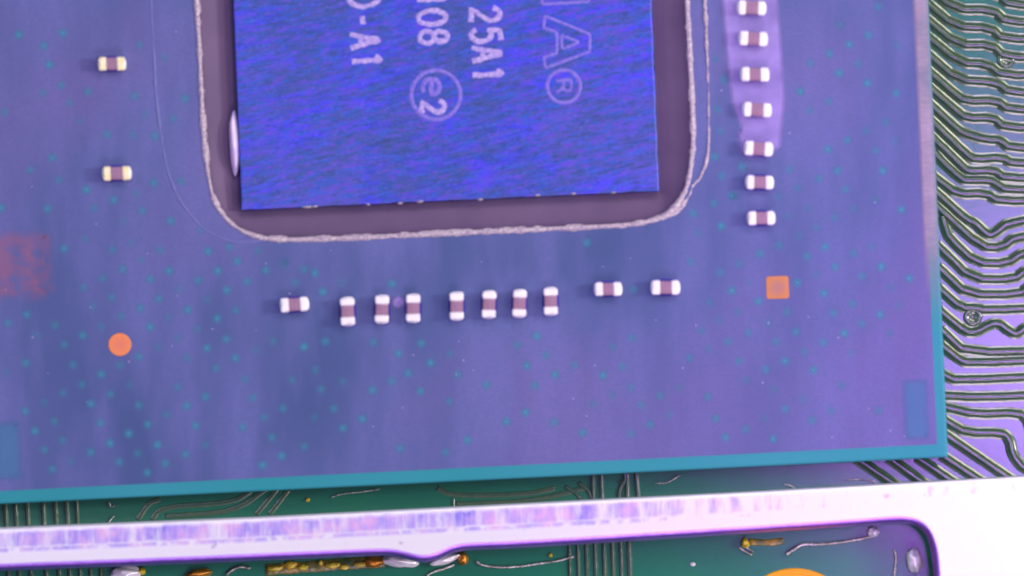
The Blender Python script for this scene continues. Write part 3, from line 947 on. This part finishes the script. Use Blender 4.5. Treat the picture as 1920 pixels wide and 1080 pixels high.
def capacitor(cx, cy, rot, label, group='capacitors on the package', s=1.0):
    s *= 0.97 + 0.06 * ((cx * 7.3) % 1.0)
    root = empty('capacitor', P(cx, cy, zp + 0.001), math.radians(rot))
    root.scale = (s, s, 1)
    tag(root, label, 'capacitor', group)
    def add(nm, me, x, z=0.0, rz=0.0):
        o = bpy.data.objects.new(nm, me)
        COL.objects.link(o)
        o.parent = root
        o.location = (x, 0, z)
        o.rotation_euler = (0, 0, rz)
        if me in term_mes and cx < 300:
            o.material_slots[0].link = 'OBJECT'
            o.material_slots[0].material = M['terminal_warm']
    add('ceramic_body', body_me, 0)
    add('painted_shadow', shadow_me, -0.012, 0.001)
    for sgn in (-1, 1):
        add('terminal', term_mes[int(cx + sgn) % 5], sgn * CL * 0.37, 0, 0 if sgn > 0 else math.pi)
        add('solder_fillet', fil_me, sgn * CL * 0.50, 0, 0 if sgn > 0 else math.pi)
    return root

CAPS = [
    (210, 120, 1, 'upper of two lone capacitors left of the die moat'),
    (219, 325, 2, 'lower of two lone capacitors left of the die moat'),
    (552, 571, 4, 'capacitor lying crosswise at the left end of the row below the die'),
    (652, 584, 92, 'first upright capacitor from the left in the row below the die'),
    (716.5, 580, 89, 'second upright capacitor from the left in the row below the die'),
    (775, 578, 90, 'third upright capacitor from the left in the row below the die'),
    (856.5, 574, 91, 'fourth upright capacitor from the left in the row below the die'),
    (917, 571, 88, 'fifth upright capacitor from the left in the row below the die'),
    (974, 569, 88, 'sixth upright capacitor from the left in the row below the die'),
    (1032.5, 565, 91, 'last upright capacitor at the right of the row below the die'),
    (1140, 542, 1, 'left one of two crosswise capacitors near the square copper mark'),
    (1247.5, 539, 0, 'right one of two crosswise capacitors, nearest the square copper mark'),
    (1409, 15, -2, 'topmost capacitor of the column right of the die'),
    (1412, 73, -3, 'second capacitor from the top in the column right of the die'),
    (1415, 140, -1, 'third capacitor from the top in the column right of the die'),
    (1419, 206, -3, 'middle capacitor of seven in the column right of the die'),
    (1422, 279, -4, 'third capacitor from the bottom in the column right of the die'),
    (1424, 342, -1, 'second capacitor from the bottom in the column right of the die'),
    (1427, 409, 1, 'lowest capacitor of the column right of the die'),
]
for c in CAPS:
    capacitor(*c)

# ------------------------------------------------------------------ shield frame
def interp(tab, x):
    if x <= tab[0][0]: 
        (x0, y0), (x1, y1) = tab[0], tab[1]
        return y0 + (y1 - y0) * (x - x0) / (x1 - x0)
    for (x0, y0), (x1, y1) in zip(tab[:-1], tab[1:]):
        if x <= x1:
            return y0 + (y1 - y0) * (x - x0) / (x1 - x0)
    (x0, y0), (x1, y1) = tab[-2], tab[-1]
    return y0 + (y1 - y0) * (x - x0) / (x1 - x0)

TOP = [(0, 990), (480, 970), (960, 945.5), (1440, 920.5), (1920, 893)]
INNER = [(-330, 1071), (0, 1058), (240, 1049), (480, 1039), (640, 1032), (700, 1029.5), (730, 1029.5), (756, 1034), (780, 1041), (800, 1042), (820, 1037), (842, 1026), (866, 1019.5), (900, 1018),
         (960, 1016), (1200, 1001), (1440, 985.5), (1600, 975), (1660, 970), (1690, 968.5), (1712, 971), (1730, 979), (1743, 992), (1752, 1010), (1759, 1035), (1763, 1080), (1770, 1180), (1775, 1300), (1784, 1520)]
inner = resample(chaikin([Vector((x, y, 0)) for x, y in INNER], 2), 6.0)

bm = bmesh.new()
uvl = bm.loops.layers.uv.new('UVMap')
rows = []
n = len(inner)
edge_rows = []
outer_path = resample(chaikin([Vector((1640, interp(TOP, 1640), 0)), Vector((1900, interp(TOP, 1900), 0)), Vector((2060, interp(TOP, 2060), 0)), Vector((2085, 930, 0)), Vector((2095, 1100, 0)), Vector((2115, 1520, 0))], 2), 5.0)
LEG_LEN = sum((inner[k] - inner[k - 1]).length for k in range(1, len(inner)) if inner[k].x > 1640)
prev_len = 0.0
def outer_at(f):
    return outer_path[min(len(outer_path) - 1, int(round(f * (len(outer_path) - 1))))]
for i, p in enumerate(inner):
    a = inner[max(i - 1, 0)]; b = inner[min(i + 1, n - 1)]
    t = (b - a).normalized()
    nrm = Vector((-t.y, t.x, 0))            # out of the metal, into the window
    if i < n * 0.3 and nrm.y < 0: nrm = -nrm
    # partner on the outer edge: straight up along the strip, spread round the outer corner on the leg
    if p.x <= 1640:
        q = Vector((p.x, interp(TOP, p.x), 0))
        prev_len = 0.0
    else:
        prev_len += (p - inner[i - 1]).length
        q = outer_at(prev_len / LEG_LEN)
    up = (q - p).normalized()
    row = []
    def vert(c, z, uvv):
        row.append((bm.verts.new(P(c.x, c.y, z)), (c.x / 100.0, uvv)))
    # outer wall and its rounded shoulder
    vert(q + up * 1.0, 0.0, 0.0)
    vert(q + up * 1.0, Z_FRAME - 0.12, 0.0)
    vert(q + up * 0.0, Z_FRAME - 0.05, 0.0)
    vert(q - up * 2.5, Z_FRAME - 0.012, 0.02)
    L = (p - q).length
    for k in range(9):
        f = k / 8.0
        c = (q - up * 6.0).lerp(p, f)
        d = (c - q).length
        vert(c, Z_FRAME, d / 100.0)
    rows.append(row)
    # rolled inner edge, a part of its own
    er = []
    for off, dz in ((-1.0, 0.002), (3.0, -0.008), (6.5, -0.040), (9.5, -0.095), (11.5, -0.165), (12.5, -0.26)):
        c = p + nrm * off
        er.append(P(c.x, c.y, Z_FRAME + dz))
    c = p + nrm * 10.5
    er.append(P(c.x, c.y, Z_FRAME - 0.30))
    edge_rows.append(er)
for r0, r1 in zip(rows[:-1], rows[1:]):
    for k in range(len(r0) - 1):
        quad = (r0[k], r1[k], r1[k + 1], r0[k + 1])
        f = bm.faces.new([v for v, _ in quad])
        for lp, (_, uvv) in zip(f.loops, quad):
            lp[uvl].uv = uvv
bmesh.ops.recalc_face_normals(bm, faces=list(bm.faces))
bme = bmesh.new()
ev = [[bme.verts.new(p) for p in r] for r in edge_rows]
for r0, r1 in zip(ev[:-1], ev[1:]):
    for k in range(len(r0) - 1):
        bme.faces.new((r0[k], r1[k], r1[k + 1], r0[k + 1]))
bmesh.ops.recalc_face_normals(bme, faces=list(bme.faces))
frame = empty('shield_frame', P(900, 1010, 0))
tag(frame, 'bright tinned metal shield frame with a rounded window corner along the lower edge', 'shield frame')
FI = Matrix.Translation(-frame.location)
o = link('frame_strip', from_bm(bm, 'frame_strip'), M['frame'], frame)
o.matrix_parent_inverse = FI
o = link('rolled_edge', from_bm(bme, 'rolled_edge'), M['edge_metal'], frame)
o.matrix_parent_inverse = FI

# ------------------------------------------------------------------ solder, flux and scraps below the frame
def thing_blob(name, x, y, rx, ry, rz, mat, label, cat, rot=0.0, seed=0.0, group=None, amp=0.2, z=0.0):
    o = link(name, from_bm(blob(rx / K, ry / K, rz, amp, 1.6, seed, 4), name), M[mat])
    o.location = P(x, y, z); o.rotation_euler = (0, 0, math.radians(rot))
    return tag(o, label, cat, group)
thing_blob('solder_blob', 236, 1074, 28, 15, 0.30, 'solder', 'white solder blob at the lower left under the frame', 'solder', 4, 1.0)
thing_blob('solder_blob', 750, 1052, 34, 12, 0.26, 'solder', 'long white solder blob left of the dip in the frame edge', 'solder', -6, 2.0)
thing_blob('solder_blob', 834, 1049, 30, 9, 0.24, 'solder', 'pointed white solder blob right of the dip in the frame edge', 'solder', 18, 3.0)
thing_blob('solder_blob', 1714, 1050, 15, 24, 0.40, 'solder', 'large round solder ball in the rounded window corner', 'solder', 8, 4.0)
thing_blob('solder_blob', 1637, 997, 12, 10, 0.22, 'solder', 'small solder ball at the right end of the wire scrap', 'solder', 0, 5.0)
thing_blob('solder_blob', 1299, 1058, 5, 4, 0.07, 'solder', 'tiny lone solder ball on the green board', 'solder', 0, 6.0)
thing_blob('flux_drop', 266, 1071, 8, 7, 0.16, 'flux', 'yellow flux drop touching the left solder blob', 'flux', 0, 7.0)
thing_blob('flux_drop', 1397, 1018, 8, 10, 0.22, 'flux', 'yellow white flux drop left of the wire scrap', 'flux', 20, 8.0)
thing_blob('flux_drop', 1032, 1041, 4, 4, 0.06, 'flux', 'tiny yellow flux drop above the pale strand', 'flux', 0, 9.0)
thing_blob('flux_drop', 577, 937, 5, 4, 0.06, 'flux', 'tiny yellow flux drop between the package and the frame', 'flux', 30, 9.5)
thing_blob('copper_lump', 868, 1047, 10, 13, 0.20, 'copper_strip', 'amber copper lump right of the pointed solder blob', 'copper', 10, 10.0)
thing_blob('copper_lump', 703, 1053, 19, 11, 0.20, 'copper_strip', 'orange copper lump left of the long solder blob', 'copper', 5, 11.0)
thing_blob('copper_lump', 372, 1076, 24, 9, 0.20, 'copper_strip', 'tan copper lump at the bottom edge of the picture', 'copper', 10, 12.0)
fx = empty('flux_bead', P(590, 1060, 0.02))
tag(fx, 'broken row of amber flux beads on the copper strip under the frame', 'flux')
for i, (x, y, rx, ry) in enumerate(((516, 1066, 15, 5), (545, 1059, 11, 7), (567, 1064, 10, 5), (601, 1055, 5, 5), (623, 1060, 14, 6), (645, 1063, 10, 5), (676, 1058, 12, 5))):
    o = link('bead', from_bm(blob(rx / K, ry / K, 0.07, 0.3, 1.7, 20 + i, 3), 'bead'), M['flux'], fx)
    o.location = P(x, y, 0.02) - fx.location
    o.rotation_euler = (0, 0, math.radians(6))

def scrap(name, pts, r, label, cat, mat='scrap', z=0.05, wob=0.5, seed=0.0):
    pl = resample(chaikin([P(p[0], p[1], p[2] if len(p) > 2 else z) for p in pts], 1), 0.05)
    o = link(name, from_bm(tube(pl, r * 0.85 / K, 8, wob, seed), name), M[mat])
    return tag(o, label, cat)
scrap('wire_scrap', [(1474, 1040), (1490, 1029), (1505, 1020), (1530, 1021), (1560, 1019), (1600, 1013), (1634, 1006)], 3.6, 'bent silvery wire scrap lying below the frame at the right', 'wire', z=0.05, seed=1)
scrap('pale_strand', [(893, 1052), (900, 1059), (930, 1064), (970, 1063), (1010, 1057), (1050, 1051), (1062, 1047), (1076, 1044)], 2.6, 'long pale strand curving below the frame near the middle', 'wire', z=0.04, seed=2)
scrap('metal_sliver', [(800, 1080), (812, 1072), (835, 1066), (852, 1059)], 2.6, 'short silvery sliver below the dip in the frame edge', 'sliver', z=0.04, seed=3)
scrap('metal_sliver', [(1386, 1026), (1396, 1034), (1410, 1041)], 2.6, 'lower of two silvery slivers beside the yellow flux drop', 'sliver', z=0.04, seed=4)
scrap('metal_sliver', [(1396, 1024), (1406, 1031), (1413, 1036)], 2.4, 'upper of two silvery slivers beside the yellow flux drop', 'sliver', z=0.05, seed=5)
scrap('metal_sliver', [(1676, 1030), (1680, 1042), (1679, 1060), (1676, 1084)], 3.0, 'upright silvery sliver left of the large solder ball', 'sliver', z=0.05, seed=6)
scrap('metal_sliver', [(424, 1078), (436, 1068), (450, 1062), (470, 1066)], 3.0, 'crumpled silvery sliver at the bottom edge left of the flux beads', 'sliver', z=0.05, seed=7)
scrap('metal_sliver', [(851, 934), (852, 944), (851, 953)], 1.8, 'tiny upright sliver in the dark gap above the frame', 'sliver', z=0.04, seed=8)
scrap('metal_sliver', [(1228, 906), (1250, 906), (1262, 899), (1276, 890)], 2.2, 'curved sliver in the dark gap right of the upright traces', 'sliver', z=0.05, seed=9)
scrap('metal_sliver', [(1470, 908), (1484, 910), (1496, 922)], 1.8, 'hooked sliver in the dark gap, second from the right', 'sliver', z=0.04, seed=10)
scrap('metal_sliver', [(1584, 900), (1610, 899), (1638, 901), (1647, 910)], 1.6, 'broken thin sliver in the dark gap left of the slanting traces', 'sliver', z=0.04, seed=11)
scrap('metal_sliver', [(203, 982), (208, 974), (214, 968)], 1.8, 'tiny slanting sliver above the frame at the far left', 'sliver', z=0.04, seed=12)
scrap('metal_sliver', [(204, 942), (208, 952), (216, 948)], 2.4, 'tiny hooked sliver at the package edge at the far left', 'sliver', z=0.04, seed=13)
scrap('metal_sliver', [(622, 932), (640, 926), (680, 922), (712, 917)], 2.0, 'thin grey sliver along the lower package edge', 'sliver', z=0.04, seed=14)

# fine dust on the package
bm = bmesh.new()
rd = random.Random(11)
spots = [(241, 678), (1516, 594), (398, 617), (1352, 170), (620, 470), (1230, 600), (1640, 380), (330, 60), (90, 700), (700, 800), (1100, 780), (1280, 690), (1560, 820), (60, 350), (480, 620), (860, 640), (180, 420), (1480, 250), (1130, 500)]
for k in range(26):
    spots.append((rd.uniform(10, 1700), rd.uniform(470, 820)))
for k, (x, y) in enumerate(spots):
    b2 = blob(rd.uniform(1.0, 2.6) / K, rd.uniform(0.9, 2.0) / K, 0.012, 0.5, 2.0, k * 1.3, 1)
    bmesh.ops.rotate(b2, verts=list(b2.verts), cent=(0, 0, 0), matrix=Matrix.Rotation(rd.uniform(0, 3), 3, 'Z'))
    bmesh.ops.translate(b2, verts=list(b2.verts), vec=P(x, y, zp + 0.001))
    tm = bpy.data.meshes.new('tmp'); b2.to_mesh(tm); b2.free()
    bm.from_mesh(tm); bpy.data.meshes.remove(tm)
t = NT('dust')
t.set(col=(0.42, 0.36, 0.66), rough=0.8, spec=0.2)
o = link('dust', from_bm(bm, 'dust'), t.m)
tag(o, 'fine pale dust specks scattered over the violet package', 'dust', kind='stuff')
